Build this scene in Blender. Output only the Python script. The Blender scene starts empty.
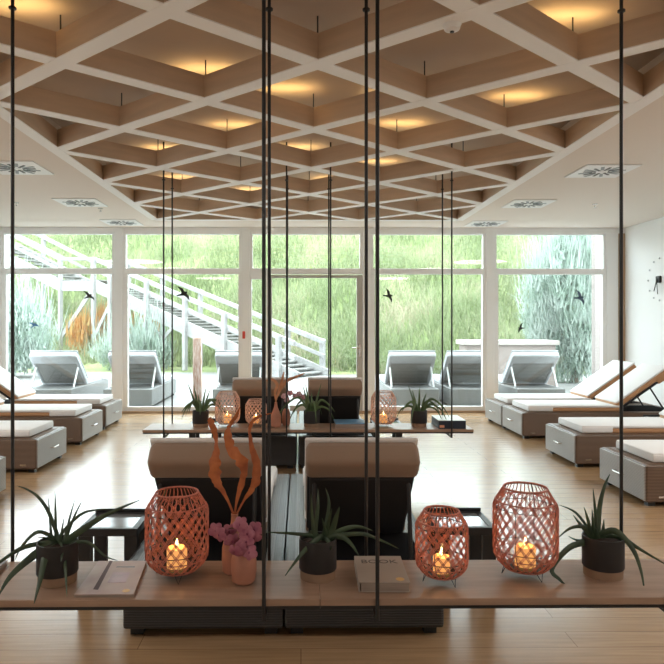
import bpy, bmesh, math, random
from mathutils import Vector, Matrix
R = math.radians
C = bpy.context.scene.collection
random.seed(7)

# ------------------------------------------------------------------ camera
CAMZ, F, CX, CY, YAW = 1.48, 640.0, 307.4, 322.0, 0.010
cd = bpy.data.cameras.new('camera'); cam = bpy.data.objects.new('camera', cd); C.objects.link(cam)
cam.location = (0, 0, CAMZ); cam.rotation_euler = (R(90), 0, -YAW)
cd.sensor_width = 36; cd.lens = 36*F/664; cd.shift_x = (332-CX)/664; cd.shift_y = -(332-CY)/664
cd.clip_start = 0.05; cd.clip_end = 200
bpy.context.scene.camera = cam

def at(px, py, Y):
    """photo position + real distance -> world point"""
    u = (px-CX)/F; v = (CY-py)/F
    d = Y/(math.cos(YAW)-u*math.sin(YAW))
    return Vector((d*(math.sin(YAW)+u*math.cos(YAW)), Y, CAMZ+d*v))

# ------------------------------------------------------------------ materials
def new_mat(name):
    m = bpy.data.materials.new(name); m.use_nodes = True
    nt = m.node_tree; b = nt.nodes['Principled BSDF']
    return m, nt, b
def lnk(nt, a, b): nt.links.new(a, b)
def mat(name, col, rough=.6, metal=0, var=0, scale=8, bump=0, bscale=60, col2=None, spec=.5, sheen=0, stretch=(1,1,1)):
    m, nt, b = new_mat(name)
    b.inputs['Base Color'].default_value = (*col, 1); b.inputs['Roughness'].default_value = rough
    b.inputs['Metallic'].default_value = metal; b.inputs['Specular IOR Level'].default_value = spec
    if sheen: b.inputs['Sheen Weight'].default_value = sheen
    tc = nt.nodes.new('ShaderNodeTexCoord'); mp = nt.nodes.new('ShaderNodeMapping')
    mp.inputs['Scale'].default_value = stretch; lnk(nt, tc.outputs['Object'], mp.inputs['Vector'])
    if var or col2:
        n = nt.nodes.new('ShaderNodeTexNoise'); n.inputs['Scale'].default_value = scale; n.inputs['Detail'].default_value = 4
        lnk(nt, mp.outputs[0], n.inputs['Vector'])
        r = nt.nodes.new('ShaderNodeValToRGB'); c2 = col2 or tuple(c*(1-var) for c in col)
        r.color_ramp.elements[0].position = .35; r.color_ramp.elements[1].position = .65
        r.color_ramp.elements[0].color = (*c2, 1); r.color_ramp.elements[1].color = (*col, 1)
        lnk(nt, n.outputs['Fac'], r.inputs[0]); lnk(nt, r.outputs[0], b.inputs['Base Color'])
    if bump:
        n = nt.nodes.new('ShaderNodeTexNoise'); n.inputs['Scale'].default_value = bscale
        lnk(nt, mp.outputs[0], n.inputs['Vector'])
        bp = nt.nodes.new('ShaderNodeBump'); bp.inputs['Strength'].default_value = bump; bp.inputs['Distance'].default_value = .01
        lnk(nt, n.outputs['Fac'], bp.inputs['Height']); lnk(nt, bp.outputs[0], b.inputs['Normal'])
    return m

def plank_mat(name, c1, c2, mortar, bw, bh, rough, coord='Object', rot=0, grain=.25, msize=.002):
    m, nt, b = new_mat(name)
    tc = nt.nodes.new('ShaderNodeTexCoord'); mp = nt.nodes.new('ShaderNodeMapping'); mp.inputs['Rotation'].default_value = (0,0,rot)
    lnk(nt, tc.outputs[coord], mp.inputs['Vector'])
    br = nt.nodes.new('ShaderNodeTexBrick'); br.inputs['Scale'].default_value = 1
    br.inputs['Brick Width'].default_value = bw; br.inputs['Row Height'].default_value = bh
    br.inputs['Mortar Size'].default_value = msize; br.inputs['Color1'].default_value = (*c1,1); br.inputs['Color2'].default_value = (*c2,1)
    br.inputs['Mortar'].default_value = (*mortar,1); br.offset = .37
    lnk(nt, mp.outputs[0], br.inputs['Vector'])
    mp2 = nt.nodes.new('ShaderNodeMapping'); mp2.inputs['Scale'].default_value = (1.2, 22, 22); lnk(nt, mp.outputs[0], mp2.inputs['Vector'])
    n = nt.nodes.new('ShaderNodeTexNoise'); n.inputs['Scale'].default_value = 2.2; n.inputs['Detail'].default_value = 6
    lnk(nt, mp2.outputs[0], n.inputs['Vector'])
    mx = nt.nodes.new('ShaderNodeMix'); mx.data_type = 'RGBA'; mx.blend_type = 'MULTIPLY'; mx.inputs['Factor'].default_value = 1
    rp = nt.nodes.new('ShaderNodeValToRGB'); rp.color_ramp.elements[0].position=.3; rp.color_ramp.elements[1].position=.7
    g = 1-grain; rp.color_ramp.elements[0].color = (g,g,g,1); rp.color_ramp.elements[1].color = (1,1,1,1)
    lnk(nt, n.outputs['Fac'], rp.inputs[0]); lnk(nt, br.outputs['Color'], mx.inputs[6]); lnk(nt, rp.outputs[0], mx.inputs[7])
    lnk(nt, mx.outputs[2], b.inputs['Base Color']); b.inputs['Roughness'].default_value = rough
    bp = nt.nodes.new('ShaderNodeBump'); bp.inputs['Strength'].default_value = .15; bp.inputs['Distance'].default_value = .004
    lnk(nt, n.outputs['Fac'], bp.inputs['Height']); lnk(nt, bp.outputs[0], b.inputs['Normal'])
    return m

def wicker_mat(name, c1, c2, rough=.4, s=70):
    m, nt, b = new_mat(name)
    tc = nt.nodes.new('ShaderNodeTexCoord')
    ws = []
    for d in ('X', 'Y', 'Z'):
        w = nt.nodes.new('ShaderNodeTexWave'); w.bands_direction = d; w.inputs['Scale'].default_value = s/2.6
        w.inputs['Distortion'].default_value = .6; w.inputs['Detail'].default_value = 1
        lnk(nt, tc.outputs['Object'], w.inputs['Vector']); ws.append(w)
    a = nt.nodes.new('ShaderNodeMath'); a.operation = 'MULTIPLY'; lnk(nt, ws[0].outputs['Fac'], a.inputs[0]); lnk(nt, ws[2].outputs['Fac'], a.inputs[1])
    c = nt.nodes.new('ShaderNodeMath'); c.operation = 'MAXIMUM'; lnk(nt, a.outputs[0], c.inputs[0])
    a2 = nt.nodes.new('ShaderNodeMath'); a2.operation = 'MULTIPLY'; lnk(nt, ws[1].outputs['Fac'], a2.inputs[0]); lnk(nt, ws[2].outputs['Fac'], a2.inputs[1])
    lnk(nt, a2.outputs[0], c.inputs[1])
    r = nt.nodes.new('ShaderNodeValToRGB'); r.color_ramp.elements[0].color = (*c2,1); r.color_ramp.elements[1].color = (*c1,1)
    r.color_ramp.elements[1].position = .6
    lnk(nt, c.outputs[0], r.inputs[0]); lnk(nt, r.outputs[0], b.inputs['Base Color'])
    bp = nt.nodes.new('ShaderNodeBump'); bp.inputs['Strength'].default_value = .5; bp.inputs['Distance'].default_value = .004
    lnk(nt, c.outputs[0], bp.inputs['Height']); lnk(nt, bp.outputs[0], b.inputs['Normal'])
    b.inputs['Roughness'].default_value = rough
    return m

def emit_mat(name, col, s):
    m, nt, b = new_mat(name)
    b.inputs['Base Color'].default_value = (*col,1); b.inputs['Emission Color'].default_value = (*col,1); b.inputs['Emission Strength'].default_value = s
    return m

def glass_mat(name, tint, refl=.9):
    m, nt, b = new_mat(name); nt.nodes.remove(b)
    out = nt.nodes['Material Output']
    t = nt.nodes.new('ShaderNodeBsdfTransparent'); t.inputs[0].default_value = (*tint,1)
    g = nt.nodes.new('ShaderNodeBsdfGlossy'); g.inputs['Roughness'].default_value = .02; g.inputs[0].default_value = (refl,refl,refl,1)
    lw = nt.nodes.new('ShaderNodeLayerWeight'); lw.inputs[0].default_value = .5
    pw = nt.nodes.new('ShaderNodeMath'); pw.operation = 'POWER'; pw.inputs[1].default_value = 5; lnk(nt, lw.outputs['Facing'], pw.inputs[0])
    fr = nt.nodes.new('ShaderNodeMath'); fr.operation = 'MULTIPLY_ADD'; fr.inputs[1].default_value = .8; fr.inputs[2].default_value = .04; lnk(nt, pw.outputs[0], fr.inputs[0])
    mx = nt.nodes.new('ShaderNodeMixShader'); lnk(nt, fr.outputs[0], mx.inputs[0]); lnk(nt, t.outputs[0], mx.inputs[1]); lnk(nt, g.outputs[0], mx.inputs[2])
    lnk(nt, mx.outputs[0], out.inputs[0])
    return m

M = {}
M['oak_floor'] = plank_mat('oak_floor', (.50,.325,.18), (.44,.275,.14), (.24,.14,.075), 2.0, .145, .24)
_b = M['oak_floor'].node_tree.nodes['Principled BSDF']; _b.inputs['Coat Weight'].default_value = .35; _b.inputs['Coat Roughness'].default_value = .22; _b.inputs['Specular IOR Level'].default_value = .5
M['deck'] = plank_mat('deck', (.21,.207,.20), (.185,.18,.17), (.09,.088,.085), 3.5, .14, .6, rot=0, grain=.12, msize=.004)
M['wall'] = mat('wall_paint', (.86,.87,.87), .8, bump=.05, bscale=180)
M['ceil'] = mat('ceiling_paint', (.80,.73,.66), .85)
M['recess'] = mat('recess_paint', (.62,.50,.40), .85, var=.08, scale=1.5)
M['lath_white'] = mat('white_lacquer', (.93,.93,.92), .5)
M['lath_side'] = mat('tan_warm_glow', (.64,.49,.36), .6, var=.1, scale=3, stretch=(1,1,8))  # tan board sides, with the warm cove glow put into the colour
M['white_frame'] = mat('white_frame', (.88,.89,.89), .4)
M['door_frame'] = mat('grey_frame', (.45,.43,.40), .4)
M['black'] = mat('black_steel', (.012,.013,.015), .38, metal=.0)
M['shelf_oak'] = mat('shelf_oak', (.38,.25,.175), .42, var=.22, scale=2.2, stretch=(1.2,14,14))
M['wicker'] = wicker_mat('brown_wicker', (.20,.125,.08), (.05,.032,.022), .38)
M['wicker_daylit'] = wicker_mat('daylit_wicker', (.50,.49,.48), (.26,.25,.24), .38)  # foot end of the brown wicker, daylight glare put into its grey
M['wicker_shaded'] = wicker_mat('shaded_wicker', (.055,.056,.06), (.014,.014,.016), .35)  # centre frame sides, their shade put into the darker colour
M['wicker_top_sheen'] = wicker_mat('sheen_top_wicker', (.17,.17,.175), (.05,.05,.052), .3)  # top of the same frames, window sheen put into the lighter grey
M['wicker_pale'] = wicker_mat('pale_wicker', (.34,.34,.33), (.14,.14,.14), .5)
M['wicker_mid'] = wicker_mat('grey_woven_panel', (.36,.35,.33), (.12,.12,.12), .5, 110)
M['tan'] = mat('tan_cushion', (.29,.195,.135), .75, bump=.15, bscale=250, sheen=.3)
M['tan_side'] = mat('cognac_cushion', (.50,.27,.13), .7, bump=.15, bscale=250, sheen=.3)
M['cover'] = mat('white_towelling', (.82,.82,.82), .9, bump=.25, bscale=120, sheen=.3)
M['cover_out'] = mat('outdoor_cushion', (.42,.43,.45), .8, bump=.15, bscale=120)
M['darkcloth'] = mat('charcoal_mesh_fabric', (.022,.022,.025), .8)
M['greycloth'] = mat('grey_mesh_fabric', (.42,.43,.45), .7)
M['chrome'] = mat('brushed_steel', (.75,.75,.76), .25, metal=1)
M['recess_shade'] = mat('black_recess_shade', (.008,.008,.009), .95, spec=.1)  # black standing in for the shade below a raised backrest
M['slotgrey'] = mat('grey_slot', (.34,.38,.40), .6)
M['smoke_glass'] = mat('smoked_glass', (.17,.18,.19), .12)
M['rope'] = mat('coral_rope', (.64,.23,.165), .75, var=.35, scale=60, bump=.4, bscale=400)
M['rope_backlit'] = mat('backlit_coral_rope', (.80,.56,.49), .75, var=.25, scale=60, bump=.4, bscale=400)  # coral rope of the far lanterns, paled to carry the backlight
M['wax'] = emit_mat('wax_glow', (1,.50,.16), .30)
M['flame'] = emit_mat('candle_flame', (1,.72,.32), 5)
M['cupglass'] = glass_mat('cup_glass', (.95,.93,.9), .8)
M['peach'] = mat('peach_ceramic', (.46,.20,.13), .6, var=.15, scale=12)
M['pot'] = mat('charcoal_pot', (.024,.024,.026), .55, var=.3, scale=6)
M['potwood'] = mat('pot_wood_ring', (.30,.19,.12), .6, var=.2, scale=10)
M['soil'] = mat('soil', (.03,.02,.015), .95, bump=.8, bscale=80)
M['aloe'] = mat('aloe_leaf', (.052,.085,.042), .45, col2=(.032,.058,.036), scale=14)
M['aloe_l'] = mat('aloe_leaf_light', (.10,.17,.06), .45, col2=(.05,.09,.04), scale=14)
M['dryleaf'] = mat('dried_orange_leaf', (.55,.175,.055), .7, col2=(.33,.09,.035), scale=16)
M['drystalk'] = mat('dried_tan_leaf', (.62,.30,.16), .7, col2=(.45,.19,.09), scale=16)
M['petal'] = mat('mauve_petal', (.42,.15,.20), .6, col2=(.28,.07,.12), scale=30)
M['petal_w'] = mat('pink_white_petal', (.66,.48,.50), .6, col2=(.40,.16,.22), scale=40)
M['petal_c'] = mat('petal_centre', (.22,.04,.09), .6)
M['stem'] = mat('flower_stem', (.10,.07,.03), .6)
M['paper'] = mat('paper_edge', (.36,.29,.24), .8, stretch=(1,1,40), var=.25, scale=6)
M['bookcover'] = mat('taupe_book_cover', (.40,.34,.29), .5, var=.08, scale=5)
M['ink'] = mat('dark_ink', (.10,.09,.085), .6)
M['gold'] = mat('gold_sticker', (.72,.46,.16), .4)
M['mag'] = mat('magazine_cover', (.48,.37,.32), .45, col2=(.40,.27,.24), scale=9)
M['mag_dark'] = mat('magazine_picture', (.08,.03,.03), .6)
M['mag_pink'] = mat('magazine_pink', (.42,.25,.28), .3, var=.3, scale=25)
M['mag_grey'] = mat('grey_magazine', (.30,.30,.30), .15, var=.4, scale=12)
M['blue'] = mat('blue_cover', (.13,.28,.46), .3)
M['navy'] = mat('navy_box', (.010,.022,.045), .45)
M['paleface'] = mat('pale_cover', (.62,.66,.66), .3)
M['orange'] = mat('orange_print', (.65,.30,.18), .5)
M['bird'] = mat('bird_film', (.012,.014,.013), .6)
M['bird_b'] = mat('blue_bird_film', (.06,.09,.14), .6)
M['bird_bl'] = mat('bright_blue_bird_film', (.10,.24,.48), .6)
M['red'] = mat('red_plastic', (.60,.06,.04), .4)
M['glass'] = glass_mat('window_glass', (.93,.965,.95))
M['graywood'] = mat('weathered_pale_timber', (.27,.265,.26), .8, var=.18, scale=4, stretch=(1,1,1), bump=.3, bscale=30)
M['tread'] = mat('tread_timber', (.20,.195,.185), .8, var=.15, scale=5)
M['rust'] = mat('rusty_timber', (.36,.18,.12), .85, col2=(.62,.50,.44), scale=9, stretch=(6,6,.8), bump=.7, bscale=30)
M['render'] = mat('taupe_render', (.24,.20,.18), .85, var=.08, scale=4)
M['coping'] = mat('stone_coping', (.33,.30,.27), .7)
M['cladding'] = plank_mat('grey_cladding', (.27,.23,.21), (.21,.18,.17), (.05,.045,.04), 4, .11, .8)
M['soilhill'] = mat('hill_soil', (.17,.24,.08), .95, col2=(.25,.28,.13), scale=.6)
M['cornerwood'] = mat('corner_oak', (.46,.31,.20), .6, var=.1, scale=4)
M['led'] = mat('lamp_body', (.7,.7,.7), .5)
M['bark'] = mat('bark', (.20,.16,.12), .9)

def grass_mat(name, ca, cb, cc, s=.5, tr=.45):
    m, nt, b = new_mat(name)
    tc = nt.nodes.new('ShaderNodeTexCoord')
    n = nt.nodes.new('ShaderNodeTexNoise'); n.inputs['Scale'].default_value = s; n.inputs['Detail'].default_value = 5
    n2 = nt.nodes.new('ShaderNodeTexNoise'); n2.inputs['Scale'].default_value = 9; n2.inputs['Detail'].default_value = 2
    lnk(nt, tc.outputs['Object'], n.inputs['Vector']); lnk(nt, tc.outputs['Object'], n2.inputs['Vector'])
    ad = nt.nodes.new('ShaderNodeMath'); ad.operation = 'MULTIPLY_ADD'; ad.inputs[1].default_value = .7; ad.inputs[2].default_value = -.35
    lnk(nt, n2.outputs['Fac'], ad.inputs[0])
    a3 = nt.nodes.new('ShaderNodeMath'); a3.operation = 'ADD'; lnk(nt, n.outputs['Fac'], a3.inputs[0]); lnk(nt, ad.outputs[0], a3.inputs[1])
    r = nt.nodes.new('ShaderNodeValToRGB'); e = r.color_ramp.elements
    e[0].position = .33; e[0].color = (*ca,1); e[1].position = .72; e[1].color = (*cc,1); k = e.new(.5); k.color = (*cb,1)
    lnk(nt, a3.outputs[0], r.inputs[0]); lnk(nt, r.outputs[0], b.inputs['Base Color']); b.inputs['Roughness'].default_value = .7
    t = nt.nodes.new('ShaderNodeBsdfTranslucent'); lnk(nt, r.outputs[0], t.inputs[0])
    mx = nt.nodes.new('ShaderNodeMixShader'); mx.inputs[0].default_value = tr
    out = nt.nodes['Material Output']; lnk(nt, b.outputs[0], mx.inputs[1]); lnk(nt, t.outputs[0], mx.inputs[2]); lnk(nt, mx.outputs[0], out.inputs[0])
    return m
M['grass'] = grass_mat('reed_grass', (.15,.19,.085), (.25,.30,.165), (.42,.37,.27))
M['willow'] = grass_mat('silver_foliage', (.26,.34,.27), (.38,.45,.40), (.50,.55,.51), 2)
M['rusty_reed'] = grass_mat('rusty_reed', (.40,.17,.05), (.52,.28,.10), (.45,.34,.14), 2)

# ------------------------------------------------------------------ mesh builder
class MB:
    def __init__(s): s.v=[]; s.f=[]; s.mi=[]
    def add(s, vs, fs, mi=0, mx=None):
        o = len(s.v)
        s.v += [tuple(mx @ Vector(v)) if mx else tuple(v) for v in vs]
        s.f += [tuple(i+o for i in f) for f in fs]; s.mi += [mi]*len(fs)
        return s
    def box(s, x0,x1,y0,y1,z0,z1, mi=0, mx=None, bev=0, seg=2):
        if bev:
            bm = bmesh.new(); bmesh.ops.create_cube(bm, size=1)
            bmesh.ops.scale(bm, vec=(x1-x0,y1-y0,z1-z0), verts=bm.verts)
            bmesh.ops.translate(bm, vec=((x0+x1)/2,(y0+y1)/2,(z0+z1)/2), verts=bm.verts)
            bmesh.ops.bevel(bm, geom=list(bm.edges), offset=bev, segments=seg, affect='EDGES', profile=.5)
            bm.verts.ensure_lookup_table(); bm.verts.index_update()
            s.add([v.co for v in bm.verts], [[v.index for v in f.verts] for f in bm.faces], mi, mx); bm.free(); return s
        vs = [(x,y,z) for z in (z0,z1) for y in (y0,y1) for x in (x0,x1)]
        return s.add(vs, [(0,2,3,1),(4,5,7,6),(0,1,5,4),(2,6,7,3),(0,4,6,2),(1,3,7,5)], mi, mx)
    def tube(s, pts, rad, n=6, mi=0, closed=False, mx=None):
        pts = [Vector(p) for p in pts]; m = len(pts); vs=[]; fs=[]
        rr = rad if isinstance(rad,(list,tuple)) else [rad]*m
        up = Vector((0,0,1)); N=None
        for i,p in enumerate(pts):
            if closed: t = pts[(i+1)%m]-pts[i-1]
            else: t = pts[min(i+1,m-1)]-pts[max(i-1,0)]
            t.normalize()
            if N is None:
                N = t.cross(up if abs(t.z)<.9 else Vector((1,0,0)))
            N = N - t*N.dot(t); N.normalize(); B = t.cross(N)
            for k in range(n):
                a = 2*math.pi*k/n; vs.append(p+N*(math.cos(a)*rr[i])+B*(math.sin(a)*rr[i]))
        for i in range(m if closed else m-1):
            j=(i+1)%m
            for k in range(n): fs.append((i*n+k,i*n+(k+1)%n,j*n+(k+1)%n,j*n+k))
        if not closed: fs.append(tuple(range(n-1,-1,-1))); fs.append(tuple((m-1)*n+k for k in range(n)))
        return s.add(vs, fs, mi, mx)
    def lathe(s, prof, n=32, c=(0,0,0), mi=0, mx=None):
        vs=[]; fs=[]
        for r,z in prof:
            for k in range(n):
                a=2*math.pi*k/n; vs.append((c[0]+r*math.cos(a), c[1]+r*math.sin(a), c[2]+z))
        for i in range(len(prof)-1):
            for k in range(n): fs.append((i*n+k,i*n+(k+1)%n,(i+1)*n+(k+1)%n,(i+1)*n+k))
        fs.append(tuple(range(n-1,-1,-1))); fs.append(tuple((len(prof)-1)*n+k for k in range(n)))
        return s.add(vs, fs, mi, mx)
    def ell(s, c, r, mi=0, mx=None, n=10, m=6):
        vs=[]; fs=[]
        for i in range(1,m):
            t=math.pi*i/m
            for k in range(n):
                a=2*math.pi*k/n; vs.append((r[0]*math.sin(t)*math.cos(a), r[1]*math.sin(t)*math.sin(a), r[2]*math.cos(t)))
        for i in range(m-2):
            for k in range(n): fs.append((i*n+k,i*n+(k+1)%n,(i+1)*n+(k+1)%n,(i+1)*n+k))
        a=len(vs); vs += [(0,0,r[2]),(0,0,-r[2])]
        for k in range(n): fs.append((a,(k+1)%n,k)); fs.append((a+1,(m-2)*n+k,(m-2)*n+(k+1)%n))
        T = Matrix.Translation(c) @ (mx or Matrix.Identity(4))
        return s.add(vs, fs, mi, T)
    def blade(s, pts, wid, flat=.35, N=(0,-1,0), n=6, mi=0, twist=None, jit=0):
        """leaf along a smooth path; wid across, wid*flat thick"""
        P=[Vector(p) for p in pts]; Q=[]; W=[]; TW=[]
        m=len(P); sub=5; tw = twist or [0]*m
        for i in range(m-1):
            p0=P[max(i-1,0)];p1=P[i];p2=P[i+1];p3=P[min(i+2,m-1)]
            for k in range(sub):
                t=k/sub
                Q.append(.5*((2*p1)+(p2-p0)*t+(2*p0-5*p1+4*p2-p3)*t*t+(3*p1-p0-3*p2+p3)*t**3))
                W.append(wid[i]*(1-t)+wid[i+1]*t); TW.append(tw[i]*(1-t)+tw[i+1]*t)
        Q.append(P[-1]); W.append(wid[-1]); TW.append(tw[-1])
        if jit:
            rj=random.Random(len(Q)+int(W[3]*1e5)); mw=max(W)
            for i in range(len(W)):
                k=W[i]/mw
                if k>.3: W[i]*=1+rj.uniform(-jit,jit*.8); Q[i]+=Vector((rj.uniform(-1,1),rj.uniform(-1,1),0))*mw*jit*.22; TW[i]+=rj.uniform(-1,1)*jit
        vs=[]; fs=[]; M_=len(Q); Nv=Vector(N); last=None
        for i,q in enumerate(Q):
            t=(Q[min(i+1,M_-1)]-Q[max(i-1,0)]).normalized()
            S=t.cross(Nv)
            if S.length<.15 and last is not None: S=last
            S=(S-t*S.dot(t)).normalized(); last=S.copy()
            if TW[i]: S = Matrix.Rotation(TW[i],3,t) @ S
            B=t.cross(S)
            for k in range(n):
                a=2*math.pi*k/n; vs.append(q+S*(math.cos(a)*W[i]/2)+B*(math.sin(a)*W[i]/2*flat))
        for i in range(M_-1):
            for k in range(n): fs.append((i*n+k,i*n+(k+1)%n,(i+1)*n+(k+1)%n,(i+1)*n+k))
        fs.append(tuple(range(n-1,-1,-1))); fs.append(tuple((M_-1)*n+k for k in range(n)))
        return s.add(vs, fs, mi)
    def build(s, name, mats, parent=None, smooth=False, loc=None, local=None):
        me = bpy.data.meshes.new(name)
        v = s.v
        if local is not None: v = [(a-local[0],b-local[1],c-local[2]) for a,b,c in v]
        me.from_pydata(v, [], s.f)
        if not isinstance(mats,(list,tuple)): mats=[mats]
        for m in mats: me.materials.append(m)
        if len(mats)>1: me.polygons.foreach_set('material_index', s.mi)
        if smooth: me.polygons.foreach_set('use_smooth', [True]*len(me.polygons))
        me.update()
        bm=bmesh.new(); bm.from_mesh(me); bmesh.ops.recalc_face_normals(bm, faces=bm.faces); bm.to_mesh(me); bm.free()
        if smooth:
            try: me.set_sharp_from_angle(angle=R(40))
            except Exception: pass
        o = bpy.data.objects.new(name, me); C.objects.link(o)
        if parent: o.parent = parent
        if loc is not None: o.location = loc
        return o

def tag(o, label=None, cat=None, group=None, kind=None):
    if label: o['label']=label
    if cat: o['category']=cat
    if group: o['group']=group
    if kind: o['kind']=kind
    return o
def thing(name, label, cat, loc=(0,0,0), rz=0, group=None):
    o=bpy.data.objects.new(name,None); C.objects.link(o); o.location=loc; o.rotation_euler=(0,0,rz); o.empty_display_size=.1
    return tag(o,label,cat,group)
def copy_tree(o, parent=None):
    c=o.copy(); C.objects.link(c)
    if parent: c.parent=parent
    for ch in list(o.children): copy_tree(ch,c)
    return c
def struct(name, mb, m, parent=None, smooth=False):
    o=mb.build(name,m,parent,smooth)
    if parent is None: o['kind']='structure'
    return o

# ------------------------------------------------------------------ room shell
XL, XR, YF, YB, H = -5.10, 5.30, 10.47, -3.0, 3.02
LX0, LX1, LY0, LY1, ZL, ZR = -2.025, 2.209, -.664, 8.914, 2.896, 3.165
struct('floor', MB().box(XL,XR,YB,YF+.12,-.1,0), M['oak_floor'])
w = MB().box(XL-.15,XL,YB,YF+.2,-.1,3.6); struct('wall_left', w, M['wall'])
w = MB().box(XR,XR+.15,YB,YF+.2,-.1,3.6); struct('wall_right', w, M['wall'])
w = MB().box(XL,XR,YB-.15,YB,-.1,3.6); struct('wall_back', w, M['wall'])
ce = MB()
e=.05
ce.box(XL,LX0-e,YB,YF+.2,H,H+.5); ce.box(LX1+e,XR,YB,YF+.2,H,H+.5)
ce.box(LX0-e,LX1+e,YB,LY0-e,H,H+.5); ce.box(LX0-e,LX1+e,LY1+e,YF+.2,H,H+.5)
struct('ceiling', ce, M['ceil'])
struct('ceiling_recess', MB().box(LX0-e,LX1+e,LY0-e,LY1+e,ZR,ZR+.1), M['recess'])

# lattice
lat = thing('ceiling_lattice', 'large suspended diamond lattice ceiling of white-edged timber boards', 'ceiling lattice', (0,0,ZL))
SX, SY, X0_, Y0_ = .7057, .5986, .092, 3.526
HB, BW = .147, .105
ang = math.atan2(SY, SX)
def lattice_beam(p, q, name='board', trim=0, dz=0):
    p=Vector((p[0],p[1],0)); q=Vector((q[0],q[1],0)); L=(q-p).length; a=math.atan2(q.y-p.y,q.x-p.x)
    mx=Matrix.Translation(p) @ Matrix.Rotation(a,4,'Z')
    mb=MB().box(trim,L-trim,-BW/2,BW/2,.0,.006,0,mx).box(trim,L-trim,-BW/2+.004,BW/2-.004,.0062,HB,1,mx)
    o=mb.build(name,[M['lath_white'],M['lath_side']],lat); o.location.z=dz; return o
def clip(px,py,dx,dy):
    ts=[(LX0-px)/dx,(LX1-px)/dx]; tt=[(LY0-py)/dy,(LY1-py)/dy]
    a=max(min(ts),min(tt)); b=min(max(ts),max(tt))
    return (a,b) if b-a>.3 else None
for sgn in (1,-1):
    for c in range(-14,15,2):
        # lines through node (k=c, j=0)
        px,py=X0_+c*SX, Y0_
        r=clip(px,py,SX,sgn*SY)
        if r: lattice_beam((px+SX*r[0],py+sgn*SY*r[0]),(px+SX*r[1],py+sgn*SY*r[1]),trim=.03,dz=.0012 if sgn>0 else 0)
for a_,b_ in (((LX0,LY0),(LX0,LY1)),((LX1,LY0),(LX1,LY1)),((LX0,LY0),(LX1,LY0)),((LX0,LY1),(LX1,LY1))):
    o=lattice_beam(a_,b_,'border_board'); o.location.z=-.0012
for j in range(-4,9):
    for k in range(-2,3):
        if (k+j)%2==0:
            x,y=X0_+k*SX,Y0_+j*SY
            MB().tube([(x,y,HB),(x,y,ZR-ZL)],.0045,6).build('hanging_wire',M['black'],lat)
            
# recess walls
rc=MB()
rc.box(LX0-e-.02,LX0-e,LY0-e,LY1+e,H-.0,ZR); rc.box(LX1+e,LX1+e+.02,LY0-e,LY1+e,H,ZR)
# vents
def vent_proto():
    t=thing('ceiling_vent','square white air diffuser in ceiling','air vent')
    s=.27
    MB().box(-s,s,-s,s,-.012,0,bev=.004).build('plate',M['white_frame'],t)
    for k in range(16):
        a=2*math.pi*k/16
        mx=Matrix.Rotation(a,4,'Z')@Matrix.Translation((.145,0,-.0135))@Matrix.Rotation(R(0),4,'Z')
        if k%2: MB().box(-.055,.075,-.016,.016,-.002,.002,0,mx).build('slot',M['slotgrey'],t)
        else: MB().box(-.085,.04,-.012,.012,-.002,.002,0,mx).build('slot',M['black'],t)
    MB().lathe([(.03,-.016),(.03,-.012)],16).build('centre_cap',M['white_frame'],t)
    return t
vp=vent_proto()
VL=[((3.06,6.48),'white swirl air vent right of the lattice, nearest the camera, beside the rod'),
    ((2.95,8.28),'white swirl air vent in the ceiling right of the lattice, middle of three'),
    ((2.88,9.96),'white swirl air vent in the right ceiling nearest the window wall'),
    ((-2.83,6.40),'white swirl air vent in the left ceiling behind the leftmost black rod'),
    ((-2.83,8.25),'white swirl air vent in the left ceiling, middle of three'),
    ((-2.76,9.90),'white swirl air vent in the left ceiling nearest the window wall')]
for i,((x,y),l) in enumerate(VL):
    o=vp if i==0 else copy_tree(vp); o.location=(x,y,H-.001); o['label']=l; o['group']='swirl air vents in the ceiling'
for (px,py,l) in ((595,203.5,'tiny ceiling sprinkler head right of the ceiling vents'),(16,203,'tiny ceiling sprinkler head near the left wall side'),(100.5,208.5,'tiny ceiling sprinkler head beside the left middle air vent')):
    Y=F*(H-CAMZ)/(CY-py); p=at(px,py,Y)
    t=thing('sprinkler_head',l,'sprinkler',(p.x,p.y,H),0,'sprinkler heads')
    MB().lathe([(.035,-.006),(.035,0)],16).build('plate',M['chrome'],t)
    MB().lathe([(.008,-.045),(.022,-.04),(.008,-.034),(.008,-.004)],12).build('nozzle',M['chrome'],t)
t=thing('smoke_detector','round white smoke detector on the lattice underside at upper right','smoke detector',(.745,3.03,ZL-.001))
t.location=at(452,24,3.04); t.location.z=ZL-.001
MB().lathe([(.018,-.032),(.036,-.024),(.042,-.004),(.045,0)],24).build('body',M['white_frame'],t,True)
MB().lathe([(.01,-.036),(.01,-.03)],12).build('sensor',M['black'],t)

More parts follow.
